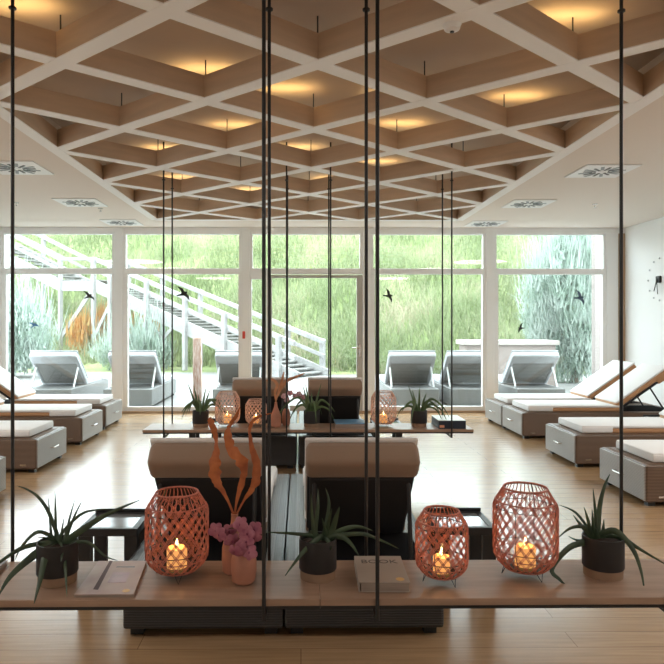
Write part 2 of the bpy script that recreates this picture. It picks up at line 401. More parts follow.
# ------------------------------------------------------------------ window wall
PX=[-4.93,-2.96,-.90,1.07,3.09,5.10]
PW=.065
tr=MB()
for x in PX[:-1]: tr.box(x-PW,x+PW,YF-.05,YF+.09,0,H,bev=.006)
tr.box(PX[-1]-.10,PX[-1]+.10,YF-.04,YF+.09,0,H,bev=.006)
struct('trim_1', tr, M['white_frame'])
struct('trim_2', MB().box(XL,XR,YF-.045,YF+.085,2.93,H-.001,bev=.004), M['white_frame'])
struct('trim_3', MB().box(5.205,XR,YF-.06,YF+.12,0,H-.09,bev=.003), M['cornerwood'])
struct('trim_4', MB().box(XL,XR,YF-.085,YF-.055,0,.035), M['cornerwood'])
def window(n, x0, x1, split=None, door=False):
    f=MB(); ZT=2.30; a=.045
    y0,y1=YF-.03,YF+.05
    f.box(x0,x1,y0,y1,ZT-.04,ZT+.055,bev=.005)
    f.box(x0,x1,y0,y1,2.91,2.93); f.box(x0,x0+a,y0,y1,ZT+.055,2.91); f.box(x1-a,x1,y0,y1,ZT+.055,2.91)
    if not door:
        f.box(x0,x1,y0,y1,.0,.10,bev=.004); f.box(x0,x0+a+.03,y0,y1,.10,ZT-.04); f.box(x1-a-.01,x1,y0,y1,.10,ZT-.04)
    root=struct('window_%d'%n, f, M['white_frame'])
    MB().box(x0+a,x1-a,YF+.005,YF+.013,ZT+.055,2.91).build('top_pane',M['glass'],root)
    if not door: MB().box(x0+a+.03,x1-a-.01,YF+.005,YF+.013,.10,ZT-.04).build('lower_pane',M['glass'],root)
    return root
for i in (0,1,3,4):
    window(i+1, PX[i]+PW, PX[i+1]-(PW if i<4 else .10))
window(6, XL, PX[0]-PW)
r=window(3, PX[2]+PW, PX[3]-PW, door=True)
# side light + door
sx0=PX[2]+PW; dx0=-.52; dx1=PX[3]-PW
f=MB().box(sx0,sx0+.03,YF-.03,YF+.05,0,2.26).box(dx0-.05,dx0,YF-.03,YF+.05,0,2.26).box(sx0+.03,dx0-.05,YF-.03,YF+.05,0,.1).box(sx0+.03,dx0-.05,YF-.03,YF+.05,2.18,2.26)
sl=struct('window_5', f, M['white_frame'])
MB().box(sx0+.03,dx0-.05,YF+.005,YF+.013,.1,2.18).build('pane',M['glass'],sl)
f=MB().box(dx0+.003,dx0+.045,YF-.04,YF+.04,.02,2.245).box(dx1-.095,dx1-.003,YF-.04,YF+.04,.02,2.245).box(dx0+.045,dx1-.095,YF-.04,YF+.04,2.20,2.245).box(dx0+.045,dx1-.095,YF-.04,YF+.04,.02,.12)
dr=struct('door_1', f, M['door_frame'])
MB().box(dx0+.045,dx1-.095,YF-.002,YF+.006,.12,2.20).build('pane',M['glass'],dr)
h=MB().tube([(dx1-.05,YF-.04,1.06),(dx1-.05,YF-.09,1.06),(dx1-.17,YF-.09,1.06)],.009,8)
h.box(dx1-.065,dx1-.035,YF-.046,YF-.04,.92,1.12); h.build('handle',M['chrome'],dr)
o=MB().box(-.022,.022,-.012,.012,-.06,.06,bev=.008,mx=Matrix.Translation((PX[2]-.03+.0,YF-.063,1.27))).build('alarm_button',M['red'])
tag(o,'small red alarm button on the white post left of the glass door','alarm button')

# bird decals
BP=[((x-340)/250,(262-y)/250) for x,y in ((245,150),(290,160),(335,185),(362,232),(415,230),(395,262),(432,305),(440,375),(400,325),(355,298),(300,296),(250,304),(238,288),(298,268),(318,250),(295,210),(278,180))]
def bird(px,py,w,m,l,flip=1,rot=0):
    c=at(px,py,YF-.006 if not(271<px<359) else YF-.01)
    mb=MB(); n=len(BP); s=w*1.2/.76
    pts=[Vector((flip*x*s,0,z*s)) for x,z in BP]
    rm=Matrix.Rotation(rot,3,'Y'); pts=[rm@p for p in pts]
    vs=[(p.x,-.001,p.z) for p in pts]+[(p.x,.001,p.z) for p in pts]
    fs=[tuple(range(n)),tuple(range(2*n-1,n-1,-1))]+[(i,(i+1)%n,n+(i+1)%n,n+i) for i in range(n)]
    mb.add(vs,fs); o=mb.build('bird_decal',m); o.location=(c.x,YF+.001,c.z)
    tag(o,l,'bird sticker','bird stickers on the window panes')
bird(183,293.5,.165,M['bird'],'black flying-bird sticker on the pane beside the left hanging rods')
bird(388.5,295.5,.14,M['bird'],'black flying-bird sticker on the pane right of the glass door',1,R(20))
bird(580,297.5,.15,M['bird_b'],'grey-blue bird sticker on the rightmost window pane',1,R(15))
bird(521,328,.10,M['bird'],'small black bird sticker above the render planter, rightmost pane',-1,R(-20))
bird(88.5,296,.13,M['bird'],'black bird sticker on the left pane in front of the stair posts',1,R(-10))
bird(33.5,325,.10,M['bird_bl'],'tiny blue bird sticker low on the far left pane',1,R(-30))

# wall clock
cy,cz=9.40,2.11
t=thing('wall_clock','minimal wall clock of black hands and small dots on the right wall','clock',(XR,cy,cz))
MB().box(-.04,0,-.05,.05,-.05,.05,bev=.01).build('hub',M['black'],t)
MB().tube([(-.045,.0,0),(-.045,.075,-.17)],.008,6).build('hand',M['black'],t)
MB().tube([(-.05,.0,0),(-.05,-.03,-.22)],.006,6).build('hand',M['black'],t)
for k in range(12):
    a=2*math.pi*k/12
    mb=MB().lathe([(.012,0),(.014,.006),(.012,.012)],12,mx=Matrix.Translation((-.0005,.31*math.sin(a),.31*math.cos(a)))@Matrix.Rotation(-math.pi/2,4,'Y'))
    mb.build('hour_dot',M['greycloth'],t)

# ------------------------------------------------------------------ outside
struct('terrace', MB().box(-16,16,YF+.12,18.9,-.1,-.005), M['deck'])
def base_line(x):
    if x>.9: return 18.3
    if x<-3.5: return 22.0
    return 18.3+(.9-x)/4.4*3.7
def hill_z(x,y):
    b=base_line(x); yc=(b*.62+1.48)/.475
    return max(-.04,(min(y,yc)-b)*.62 + .12*math.sin(x*1.3+y*.7) + .1*math.sin(y*2.1-x*.8))
mb=MB(); nx,ny=60,40; vs=[]; fs=[]
for j in range(ny+1):
    for i in range(nx+1):
        x=-20+40*i/nx; y=18+20*j/ny; vs.append((x,y,hill_z(x,y)-.02 if j else -.06))
for j in range(ny):
    for i in range(nx):
        a=j*(nx+1)+i; fs.append((a,a+1,a+nx+2,a+nx+1))
mb.add(vs,fs); struct('hill', mb, M['soilhill'], smooth=True)
def blades(n, gen, segs=2):
    mb=MB(); V=mb.v; Fc=mb.f
    for _ in range(n):
        p,h,w,a,lean,bd=gen()
        c,s=math.cos(a),math.sin(a); ca,sa=math.cos(lean[0]),math.sin(lean[0])
        o=len(V)
        for k in range(segs+1):
            t=k/segs; wd=w*(1-t*.85)/2; off=bd*t*t
            x=p[0]+ca*off; y=p[1]+sa*off; z=p[2]+h*t*(1-.25*t*bd/max(h,.01))
            V.append((x-c*wd,y-s*wd,z)); V.append((x+c*wd,y+s*wd,z))
        for k in range(segs):
            b=o+2*k; Fc.append((b,b+1,b+3,b+2))
    mb.mi=[0]*len(mb.f)
    return mb
rnd=random.random
def g_hill():
    while True:
        y=18.1+ (rnd()**1.15)*16; x=-.72*y+ rnd()*1.45*y
        if y>base_line(x)-.15: break
    h=.45+.6*rnd(); 
    return (x,y,hill_z(x,y)-.05),h,.022+.03*rnd(),rnd()*math.pi,(rnd()*6.28,),h*(.2+.7*rnd())
me=blades(52000,g_hill)
def fastbuild(mb,name,m):
    me=bpy.data.meshes.new(name); me.from_pydata(mb.v,[],mb.f); me.materials.append(m); me.update()
    o=bpy.data.objects.new(name,me); C.objects.link(o); return o
o=fastbuild(me,'hill_grass',M['grass']); tag(o,'tall bright green grass and reeds covering the slope behind the terrace','grass',kind='stuff')
def g_rust():
    c=[(-7.9,22.9),(-7.2,23.1),(-6.3,22.8),(-5.3,22.7)][int(rnd()*4)]
    x=c[0]+random.gauss(0,.16); y=c[1]+random.gauss(0,.2)
    z=hill_z(x,y)+rnd()*1.0
    return (x,y,z),.3+.4*rnd(),.03+.03*rnd(),rnd()*3.14,(rnd()*6.28,),.1*rnd()
o=fastbuild(blades(1300,g_rust),'rusty_reed',M['rusty_reed']); tag(o,'rust-orange seeded reeds growing under the stair landing','reeds',kind='stuff')
def shrub(name,c,rx,ry,hh,n,label,m,lw=.035,ll=.35):
    root=thing(name,label,'shrub',(c[0],c[1],0))
    st=MB()
    for k in range(7):
        a=k*.9; st.tube([(0.05*math.cos(a),.05*math.sin(a),-.05),(.3*rx*math.cos(a),.3*ry*math.sin(a),hh*.5),(.6*rx*math.cos(a),.6*ry*math.sin(a),hh*.85)],[.03,.02,.008],5)
    st.build('stem',M['bark'],root)
    def g():
        while True:
            u=(rnd()*2-1,rnd()*2-1,rnd()*2-1); d=u[0]**2+u[1]**2+u[2]**2
            if .25<d<1: break
        s=1+.25*math.sin(5*u[0]+3*u[2])*math.cos(4*u[1])
        return (u[0]*rx*s,u[1]*ry*s,hh*.5+u[2]*hh*.5*s-.1),ll*(.4+.8*rnd())*(1 if rnd()<.75 else -.6),lw*(.6+.8*rnd()),rnd()*3.14,(rnd()*6.28,),ll*(.3+.8*rnd())
    mb=blades(n,g); me=bpy.data.meshes.new('foliage'); me.from_pydata(mb.v,[],mb.f); me.materials.append(m)
    o=bpy.data.objects.new('foliage',me); C.objects.link(o); o.parent=root
    return root
shrub('willow_shrub',(6.75,15.7),1.15,.8,3.9,11000,'tall silvery pale green shrub outside the rightmost window',M['willow'])
shrub('willow_shrub',(-8.0,17.3),1.4,.8,2.2,6000,'broad pale green shrub outside the far left window below the stairs',M['willow'])
shrub('willow_shrub',(-5.2,20.4),1.25,.6,1.1,3500,'low pale green shrub behind the outdoor loungers at left',M['willow'])

# staircase
st=thing('outdoor_staircase','pale weathered timber staircase with handrails climbing the grassy slope to upper left','staircase',(.59,17.9,0))
ph=R(40); dv=Vector((-math.cos(ph),math.sin(ph),.30)); pv=Vector((-math.sin(ph),-math.cos(ph),0))*1.3
base=Vector((0,0,0))
def spt(t,side,z=0): 
    q=base+dv*t+(pv if side else Vector((0,0,0))); q.z+=z; return q
def bar(p,q,w,h,name,m=M['graywood'],par=st):
    p=Vector(p);q=Vector(q); d=(q-p); L=d.length; d.normalize()
    up=Vector((0,0,1)) if abs(d.z)<.95 else Vector((math.cos(ph),-math.sin(ph),0))
    s=d.cross(up).normalized(); u=s.cross(d)
    mx=Matrix.Translation(p)@Matrix(((d.x,s.x,u.x,0),(d.y,s.y,u.y,0),(d.z,s.z,u.z,0),(0,0,0,1)))
    return MB().box(0,L,-w/2,w/2,-h/2,h/2,0,mx,bev=.006,seg=1).build(name,m,par)
TL=9.3
for s in (0,1):
    bar(spt(-.2,s,.02),spt(TL,s,.0),.07,.42,'stringer')
    bar(spt(-.1,s,.94),spt(TL,s,.94),.09,.13,'handrail')
    bar(spt(-.1,s,.55),spt(TL,s,.55),.04,.11,'mid_rail')
    for t in ((.05,1.35,3.3,5.2,7.2,9.2) if not s else (.4,2.5,4.24,6.15,8.2,9.2)):
        q=spt(t,s)+ (Vector((.05,.06,0)) if not s else Vector((-.05,-.06,0)))
        gz=hill_z(q.x+.59,q.y+17.9)
        bar((q.x,q.y,max(-.0,gz-.05)+.0),(q.x,q.y,q.z+1.0),.13,.13,'post')
for k in range(31):
    t=.3*k+.1
    a=spt(t,0,.05+.0); b=spt(t,1,.05)
    bar(a,b,.25,.045,'tread',M['tread'])
# landing and upper flight
l0=spt(TL,0); l1=spt(TL,1); ld=Vector((-1,0.1,0)).normalized()
for s,q in ((0,l0),(1,l1)):
    e2=q+ld*1.25
    bar(q+Vector((0,0,-.02)),e2+Vector((0,0,-.02)),.07,.36,'landing_beam')
    bar(q+Vector((0,0,.94)),e2+Vector((0,0,.94)),.09,.11,'handrail')
    u=e2+Vector((-3.2,.6,1.55))
    bar(e2,u,.07,.40,'stringer'); bar(e2+Vector((0,0,.94)),u+Vector((0,0,.94)),.09,.13,'handrail'); bar(e2+Vector((0,0,.55)),u+Vector((0,0,.55)),.04,.10,'mid_rail')
    gz=hill_z(e2.x+.59,e2.y+17.9)
    bar((e2.x,e2.y,max(0,gz-.05)),(e2.x,e2.y,e2.z+1.05),.13,.13,'post')
    m2=e2+Vector((-2,.4,1.0)); gz=hill_z(m2.x+.59,m2.y+17.9)
    bar((m2.x,m2.y,max(0,gz-.05)),(m2.x,m2.y,m2.z+1.0),.13,.13,'post')
for k in range(8):
    a=l0+ld*(k*.155); b=l1+ld*(k*.155); bar(a+Vector((0,0,.18)),b+Vector((0,0,.18)),.135,.04,'landing_board',M['tread'])
for k in range(10):
    dd=Vector((-3.2,.6,1.55))*((k+.7)/10.5)+ld*1.25
    bar(l0+dd+Vector((0,0,.1)),l1+dd+Vector((0,0,.1)),.25,.04,'tread',M['tread'])
# diagonal braces between near posts
def gpt(t,z): 
    q=spt(t,1); return Vector((q.x-.05,q.y-.06,z))
bar(gpt(9.2,.9),gpt(8.2,2.1),.05,.14,'brace'); bar(gpt(8.2,.9),gpt(7.2,2.0),.05,.14,'brace')
bar(gpt(8.1,2.2),gpt(7.0,1.3),.05,.12,'brace'); bar(gpt(6.1,1.6),gpt(5.2,.8),.05,.12,'brace'); bar(gpt(5.9,.5),gpt(4.9,1.25),.05,.12,'brace')
q=l1+ld*1.25; bar((q.x,q.y,.9),tuple(l1+Vector((-.1,0,-.2))),.05,.14,'brace')

# rusty post
p=at(197.5,401,12.0)
t=MB()
pts=[(0,0,z) for z in (0,.25,.5,.75,1.0,1.19)]
t.box(-.078,.078,-.06,.06,0,1.19,bev=.012); o=t.build('timber_post',M['rust'],None,False,(p.x,12,-.005))
tag(o,'rough reddish weathered timber post on the terrace behind the potted plant','post')
# planter wall
pl=thing('planter_wall','low taupe rendered planter wall with stone coping on the terrace','planter',(4.62,14.3,-.005))
MB().box(-1.0,.97,-.3,.3,0,.98).build('body',M['render'],pl); MB().box(-1.07,1.04,-.36,.36,.98,1.08,bev=.01).build('coping',M['coping'],pl)
# cladding wall fragment
o=MB().box(-.5,.5,-.08,.08,0,4.2,mx=Matrix.Identity(4)).build('wood_cladding_wall',M['cladding'])
o.location=(6.42,12.9,-.005); tag(o,'grey-brown horizontal boarded wall edge outside the rightmost window','wall panel')
# down pipe
dp=thing('downpipe','white round downpipe with collars outside beside the glass door','pipe',(-.86,10.85,-.005))
MB().tube([(0,0,0),(0,0,2.9)],.028,12).build('pipe',M['white_frame'],dp,True)
for z in (.5,1.0,1.5,2.05): MB().lathe([(.036,-.03),(.038,0),(.036,.03)],14,(0,0,z)).build('collar',M['greycloth'],dp)

# ------------------------------------------------------------------ loungers
def lounger(name, label, group, W=.78, BWD=.60, ang=35, outdoor=False, centre=False):
    t=thing(name,label,'lounger',group=group); L=1.85 if centre else 2.12; hx_=1.36 if centre else 1.28
    wk=M['wicker_pale'] if outdoor else (M['wicker_shaded'] if centre else M['wicker'])
    body=MB().box(0,L,-W/2,W/2,.035,.33,bev=.014); body.build('frame',wk,t)
    for x in (.06,L-.06):
        for y in (-W/2+.06,W/2-.06): MB().box(x-.03,x+.03,y-.03,y+.03,0,.036).build('foot',M['black'],t)
    fp=MB().box(-.012,0,-W/2+.006,W/2-.006,.045,.322,bev=.004,seg=1).build('foot_panel',M['wicker_pale'] if outdoor else M['wicker_daylit'],t)
    MB().tube([(-.012,-.07,.19),(-.045,-.065,.19),(-.045,.065,.19),(-.012,.07,.19)],.007,8).build('handle',M['chrome'],fp)
    MB().box(.05,L-.05,-W/2+.05,W/2-.05,.3305,.334).build('deck',M['wicker_top_sheen'] if centre else wk if not outdoor else M['wicker_mid'],t)
    if not outdoor: MB().box(hx_+.03,L-(.05 if centre else .10),-.29,.29,.3345,.337).build('recess_shade_panel',M['recess_shade'],t)  # flat black panel, painted shade under the raised backrest
    if not outdoor and not centre:
        for sy in (-1,1):
            MB().box(.10,.16,sy*(W/2+.002)-.0015,sy*(W/2+.002)+.0015,.07,.085).build('maker_plate',M['chrome'],t)
    hx=hx_; c=M['cover_out'] if outdoor else M['tan'] if centre else M['tan_side']
    MB().box(.14,hx+.01,-BWD/2,BWD/2,.334,.385,bev=.015,seg=3).build('seat_cushion',c,t,True)
    cv=MB().box(.10,hx+.005,-BWD/2-.006,BWD/2+.006,.383,.412,bev=.012,seg=3)
    cv.box(.10,.42,-BWD/2-.012,BWD/2+.012,.338,.40,bev=.012,seg=3)
    cv.build('towel_cover',M['cover_out' if outdoor else 'cover'],t,True)
    mx=Matrix.Translation((hx,0,.345))@Matrix.Rotation(-R(ang),4,'Y')
    BL=.635 if centre else .80
    bk=MB().box(-.03,BL-.01,-BWD/2+.005,BWD/2-.005,.0,.025,0,mx,bev=.008)
    if centre: bk.box(-.09,BL-.11,-BWD/2+.016,BWD/2-.016,-.034,.03,0,mx,bev=.012)
    bo=bk.build('backrest_frame',M['wicker_mid'] if outdoor else M['darkcloth'],t)
    cu=MB().box(.0,BL+.02,-BWD/2,BWD/2,.026,.105,0,mx,bev=.03,seg=4)
    cu.box(BL-(.115 if centre else .20),BL+.022,-BWD/2-.004,BWD/2+.004,-.035 if centre else -.02,.095,0,mx,bev=.03,seg=4)
    if outdoor:
        cu.box(0.02,BL,-BWD/2-.01,-BWD/2+.05,-.015,.08,0,mx,bev=.02,seg=3).box(0.02,BL,BWD/2-.05,BWD/2+.01,-.015,.08,0,mx,bev=.02,seg=3)
    cu.build('back_cushion',c,t,True)
    MB().box(.02,BL+.028,-BWD/2-.006,BWD/2+.006,.095,.118,0,mx,bev=.01,seg=3).build('back_towel',M['cover_out' if outdoor else 'cover'],t,True)
    for sy in (-1,1):
        a=mx@Vector((.50,sy*(BWD/2-.04),-.005)); b=Vector((hx+(.42 if centre else .60),sy*(BWD/2-.04),.335))
        MB().tube([a,b],.011 if not outdoor else .016,8).build('prop_strut',M['white_frame'] if outdoor else M['black'],t)
    return t
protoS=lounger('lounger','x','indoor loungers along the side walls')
side=[(2.79,9.24,0,'wicker lounger with white cover against the right wall, farthest and nearest the windows'),
 (2.80,8.45,0,'wicker lounger on the right, second from the windows, with cognac raised back'),
 (2.79,6.86,0,'wicker lounger on the right with chrome foot handle, third from the windows'),
 (2.76,5.48,0,'wicker lounger at the right photo edge nearest the camera, behind the black rod'),
 (-2.69,9.22,math.pi,'wicker lounger on the left nearest the windows'),
 (-2.63,8.09,math.pi,'wicker lounger on the left, second from the windows, low seat crossing the black rod'),
 (-2.59,6.68,math.pi,'wicker lounger on the left with chrome handle, third from the windows'),
 (-2.55,5.15,math.pi,'wicker lounger at the left photo edge nearest the camera, only its corner in view')]
for i,(x,y,a,l) in enumerate(side):
    o=protoS if i==0 else copy_tree(protoS); o.location=(x,y,0); o.rotation_euler.z=a; o['label']=l
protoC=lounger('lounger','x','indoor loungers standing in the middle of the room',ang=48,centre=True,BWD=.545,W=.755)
cen=[(-.46,4.86,'tan and charcoal lounger seen from behind, left of the front pair, under the dried leaves'),
 (.298,4.86,'tan and charcoal lounger seen from behind, right of the front pair, behind the book'),
 (-.425,8.29,'tan lounger beyond the rear shelf, left of that pair, behind the rope lanterns'),
 (.35,8.29,'tan lounger beyond the rear shelf, right of that pair, behind the blue magazine')]
for i,(x,y,l) in enumerate(cen):
    o=protoC if i==0 else copy_tree(protoC); o.location=(x,y,0); o.rotation_euler.z=-math.pi/2; o['label']=l
protoO=lounger('outdoor_lounger','x','white loungers out on the terrace',W=.84,BWD=.82,ang=42,outdoor=True)
out=[(-4.36,'white outdoor lounger on the terrace farthest left, beyond the first window'),
 (-2.98,'white outdoor lounger on the terrace seen across the left window post, second from left'),
 (-1.10,'white outdoor lounger on the terrace left of the glass door, behind the larger rear lantern'),
 (1.97,'white outdoor lounger on the terrace just right of the glass door'),
 (3.00,'white outdoor lounger on the terrace behind the right rear hanging rods'),
 (4.16,'white outdoor lounger on the terrace farthest right, in front of the render planter')]
for i,(x,l) in enumerate(out):
    o=protoO if i==0 else copy_tree(protoO); o.location=(x,13.15,-.005); o.rotation_euler.z=-math.pi/2; o['label']=l

# side tables
def side_table(label):
    t=thing('side_table',label,'side table',group='black side tables beside the middle loungers')
    w,d,h=.155,.15,.40
    f=MB().box(-w,w,-d,-d+.03,h-.04,h,bev=.003).box(-w,w,d-.03,d,h-.04,h,bev=.003).box(-w,-w+.03,-d+.03,d-.03,h-.04,h).box(w-.03,w,-d+.03,d-.03,h-.04,h)
    f.build('top_frame',M['black'],t)
    MB().box(-w+.03,w-.03,-d+.03,d-.03,h-.018,h-.004).build('glass_top',M['smoke_glass'],t)
    MB().box(-w,w,d-.012,d,h,h+.02).build('back_lip',M['black'],t)
    for sx in (-1,1):
        for sy in (-1,1): MB().box(sx*(w-.035)-.034,sx*(w-.035)+.034,sy*(d-.02)-.018,sy*(d-.02)+.018,0,h-.04).build('leg',M['black'],t)
    return t
for i,(x,y,l) in enumerate(((-1.01,3.50,'black side table with smoked top left of the front lounger pair'),(.87,3.50,'black side table with smoked top between the front lounger pair and the large lantern'),(-1.03,6.92,'black side table under the left end of the rear shelf'),(.92,6.92,'black side table behind the rear shelf beside its right rope lantern'))):
    if i==0: pt=side_table(l); o=pt
    else: o=copy_tree(pt)
    o.location=(x,y,0); o['label']=l
# dark magazine + small table between right loungers
tt=copy_tree(pt); tt.location=(4.35,7.66,0); tt.scale=(1,1,.82); tt['label']='low dark side table between the second and third right-hand loungers'; tt['group']='black side tables'

# ------------------------------------------------------------------ shelves
ZS=.469
def shelf_unit(x0,x1,y0,y1,label,ri):
    t=thing('hanging_shelf',label,'hanging shelf',((x0+x1)/2,(y0+y1)/2,ZS),group='oak shelves hung from the ceiling on black rods')
    w=(x1-x0)/2; d=(y1-y0)/2
    MB().box(-w,w,-d,d,-.026,0,bev=.002,seg=1).build('board',M['shelf_oak'],t)
    u=MB().box(-w+.002,w-.002,-d+.002,-d+.03,-.038,-.0262).box(-w+.002,w-.002,d-.03,d-.002,-.038,-.0262).box(-w+.002,-w+.03,-d+.03,d-.03,-.038,-.0262).box(w-.03,w-.002,-d+.03,d-.03,-.038,-.0262)
    u.build('steel_underframe',M['black'],t)
    for x in ri:
        x-=(x0+x1)/2
        for y in (-d-.009,d+.009):
            r=MB().tube([(x,y,-.075),(x,y,ZR-ZS)],.0075,10); rr=r.build('hanging_rod',M['black'],t,True)
            MB().lathe([(.009,-.006),(.016,-.004),(.016,.004),(.009,.006)],12,(x,y,2.81-ZS)).build('collar',M['black'],rr)
        MB().box(x-.0075,x+.0075,-d-.009,d+.009,-.078,-.066).build('cross_bar',M['black'],t)
        MB().add([(x-.004,-d-.005,-.038),(x-.004,-d-.005,-.07),(x-.004,-d+.10,-.038),(x+.004,-d-.005,-.038),(x+.004,-d-.005,-.07),(x+.004,-d+.10,-.038)],[(0,1,2),(3,5,4),(0,3,4,1),(1,4,5,2),(2,5,3,0)]).build('gusset',M['black'],t)
    return t
A0,A1=2.335,2.715; B0,B1=6.01,6.39
shelf_unit(-1.45,.0695,A0,A1,'left half of the near oak hanging shelf carrying magazine, lantern and vases',[-1.222,-.135])
shelf_unit(.0705,1.60,A0,A1,'right half of the near oak hanging shelf carrying book and two lanterns',[.278,1.37])
shelf_unit(-1.485,.0695,B0,B1,'left half of the far oak hanging shelf carrying lanterns and vases',[-1.285,-.135])
shelf_unit(.0705,1.625,B0,B1,'right half of the far oak hanging shelf carrying blue magazine and navy box',[.278,1.417])

# ------------------------------------------------------------------ lanterns
def lantern(Rb, Ht, label, rope, power, N=16, rows=9):
    t=thing('rope_lantern',label,'lantern',group='woven rope candle lanterns')
    rt=Rb*.68; zf=.032; H2=Ht-zf
    prof=[(Rb*.66,0),(Rb*.86,.07*H2),(Rb*.985,.16*H2),(Rb,.25*H2),(Rb,.75*H2),(Rb*.97,.81*H2),(Rb*.84,.90*H2),(rt,H2)]
    def rad(z):
        for (r0,z0),(r1,z1) in zip(prof,prof[1:]):
            if z<=z1: 
                k=(z-z0)/(z1-z0) if z1>z0 else 0; return r0+(r1-r0)*k
        return rt
    def pt(a,z,dr=0): r=rad(z)+dr; return (r*math.cos(a),r*math.sin(a),zf+z)
    w=MB(); zt=.84*H2; pr=.0013+.005*Rb
    for s in (1,-1):
        for k in range(N):
            for off in (-.055,.055):
                pts=[]; n=rows*2
                for i in range(n+1):
                    z=zt*i/n; a=2*math.pi*(k+off*(3 if 1 else 1)*(1-abs((i%2))*.0)/1.0*.6)/N + s*math.pi/N*(i/2)*1.0
                    wob=.25*off*math.cos(i*math.pi)*2*math.pi/N
                    pts.append(pt(a+wob,z,s*.002))
                w.tube(pts,pr,4)
    for i in range(1,rows):   # knots
        z=zt*i/rows
        for k in range(N):
            a=2*math.pi*k/N + math.pi/N*(i%2)
            if i*1.0: 
                p=pt(a,z); w.ell(p,(pr*2.3,pr*2.3,pr*2.0),n=6,m=4)
    for k in range(N*2):      # wrapped strands from shoulder to rim
        a=math.pi*k/N; w.tube([pt(a+random.uniform(-.03,.03),zt-.01),pt(a,.92*H2),pt(a+.03,H2)],pr*1.15,4)
    for zz,rr in ((0,1.8),(.16*H2,1.1),(zt,1.5),(H2,2.0)):
        w.tube([pt(2*math.pi*i/32,zz) for i in range(32)],pr*rr,6,closed=True)
    w.build('rope_weave',rope,t,True)
    fr=MB()
    for zz in (.004,.24*H2,.76*H2,H2-.004):
        r=rad(zz)-pr*2.2; fr.tube([(r*math.cos(2*math.pi*i/28),r*math.sin(2*math.pi*i/28),zf+zz) for i in range(28)],.0018,5,closed=True)
    for k in range(4):
        a=math.pi/4+k*math.pi/2; fr.tube([((rad(z)-pr*2.2)*math.cos(a),(rad(z)-pr*2.2)*math.sin(a),zf+z) for z in (0,.24*H2,.76*H2,H2)],.0018,5)
    rb=rad(0); fr.lathe([(rb-.004,zf+.001),(rb-.004,zf+.004)],28)
    fr.build('wire_frame',M['black'],t)
    for k in range(3):
        a=-math.pi/2+.25+k*2*math.pi/3
        p=lambda da,r,z:(r*math.cos(a+da),r*math.sin(a+da),z)
        MB().tube([p(-.2,rb*.98,zf+.003),p(0,rb*1.12,.001),p(.2,rb*.98,zf+.003)],.0016,5).build('hairpin_foot',M['black'],t)
    cr=Rb*.33; ch=Rb*.62
    MB().lathe([(cr,zf+.006),(cr,zf+.006+ch*.9),(cr*.9,zf+.006+ch),(cr*.2,zf+.006+ch*.93)],20).build('candle',M['wax'],t,True)
    fz=zf+.006+ch
    MB().lathe([(.001,fz),(.006,fz+.006),(.0065,fz+.014),(.003,fz+.026),(.0005,fz+.034)],10).build('flame',M['flame'],t,True)
    g=MB().lathe([(Rb*.46,zf+.005),(Rb*.5,zf+.01),(Rb*.5,zf+.1)],24); g.f=g.f[:-1]; g.mi=g.mi[:-1]; g.build('glass_cup',M['cupglass'],t,True)
    ld=bpy.data.lights.new('candle_light','POINT'); ld.energy=power; ld.color=(1,.52,.18); ld.shadow_soft_size=.015
    lo=bpy.data.objects.new('candle_light',ld); C.objects.link(lo); lo.parent=t; lo.location=(0,0,fz+.05)
    return t
LW=.16
for rb,ht,x,y,rot,rp,l in ((.122,.333,-.494,2.555,0,M['rope'],'tall coral rope candle lantern left of the vases on the near shelf'),
  (.099,.275,.548,2.49,.3,M['rope'],'small coral rope candle lantern beside the book on the near shelf'),
  (.123,.348,.898,2.555,.15,M['rope'],'tall coral rope candle lantern beside the right potted aloe on the near shelf'),
  (.118,.333,-.711,6.20,.2,M['rope_backlit'],'tall coral rope lantern in backlit pale colour on the far shelf beside its leftmost plant'),
  (.100,.262,-.436,6.20,.5,M['rope_backlit'],'small coral rope lantern in backlit pale colour on the far shelf beside the bottle vase'),
  (.120,.338,.80,6.20,.1,M['rope_backlit'],'tall coral rope lantern in backlit pale colour alone on the far shelf right of the blue magazine')):
    o=lantern(rb,ht,l,rp,LW,N=20 if rb>.11 else 17,rows=10 if rb>.11 else 9); o.location=(x,y,ZS+.0005); o.rotation_euler.z=rot

# ------------------------------------------------------------------ pots & plants
def pot_parts(t,r,h,rz=.034):
    MB().lathe([(r*.93,0),(r*.945,rz)],40).build('wooden_base',M['potwood'],t,True)
    MB().lathe([(r*.97,rz+.0005),(r,rz+.004),(r*.995,h),(r*.93,h),(r*.925,h-.02),(0.001,h-.02)],40).build('pot',M['pot'],t,True)
    MB().lathe([(r*.92,h-.0195),(r*.6,h-.012),(.001,h-.008)],24).build('soil',M['soil'],t,True)
def plant(px,Y,r,h,label,leaves,group='spiky potted aloes'):
    x=at(px,500,Y).x
    t=thing('potted_aloe',label,'potted plant',(x,Y,ZS+.0005),group=group)
    pot_parts(t,r,h)
    mb=MB()
    for (pts,w,dy) in leaves:
        n=len(pts); P=[]
        sc=Y/F
        for i,(a,b) in enumerate(pts):
            k=i/(n-1); P.append(at(a,b,Y+dy*k)-Vector((x,Y,ZS)))
        P[0].z=min(P[0].z,h+.05)
        root=Vector((P[0].x*.45,P[0].y-.0,h-.03)); P=[root]+P
        W=[w*sc*1.0]+[w*sc*(1.0 if k==0 else (1-(k/(n-1))**1.6*.93)) for k in range(n)]
        mb.blade(P,W,.38)
    mb.build('foliage',M['aloe'],t,True)
    return t
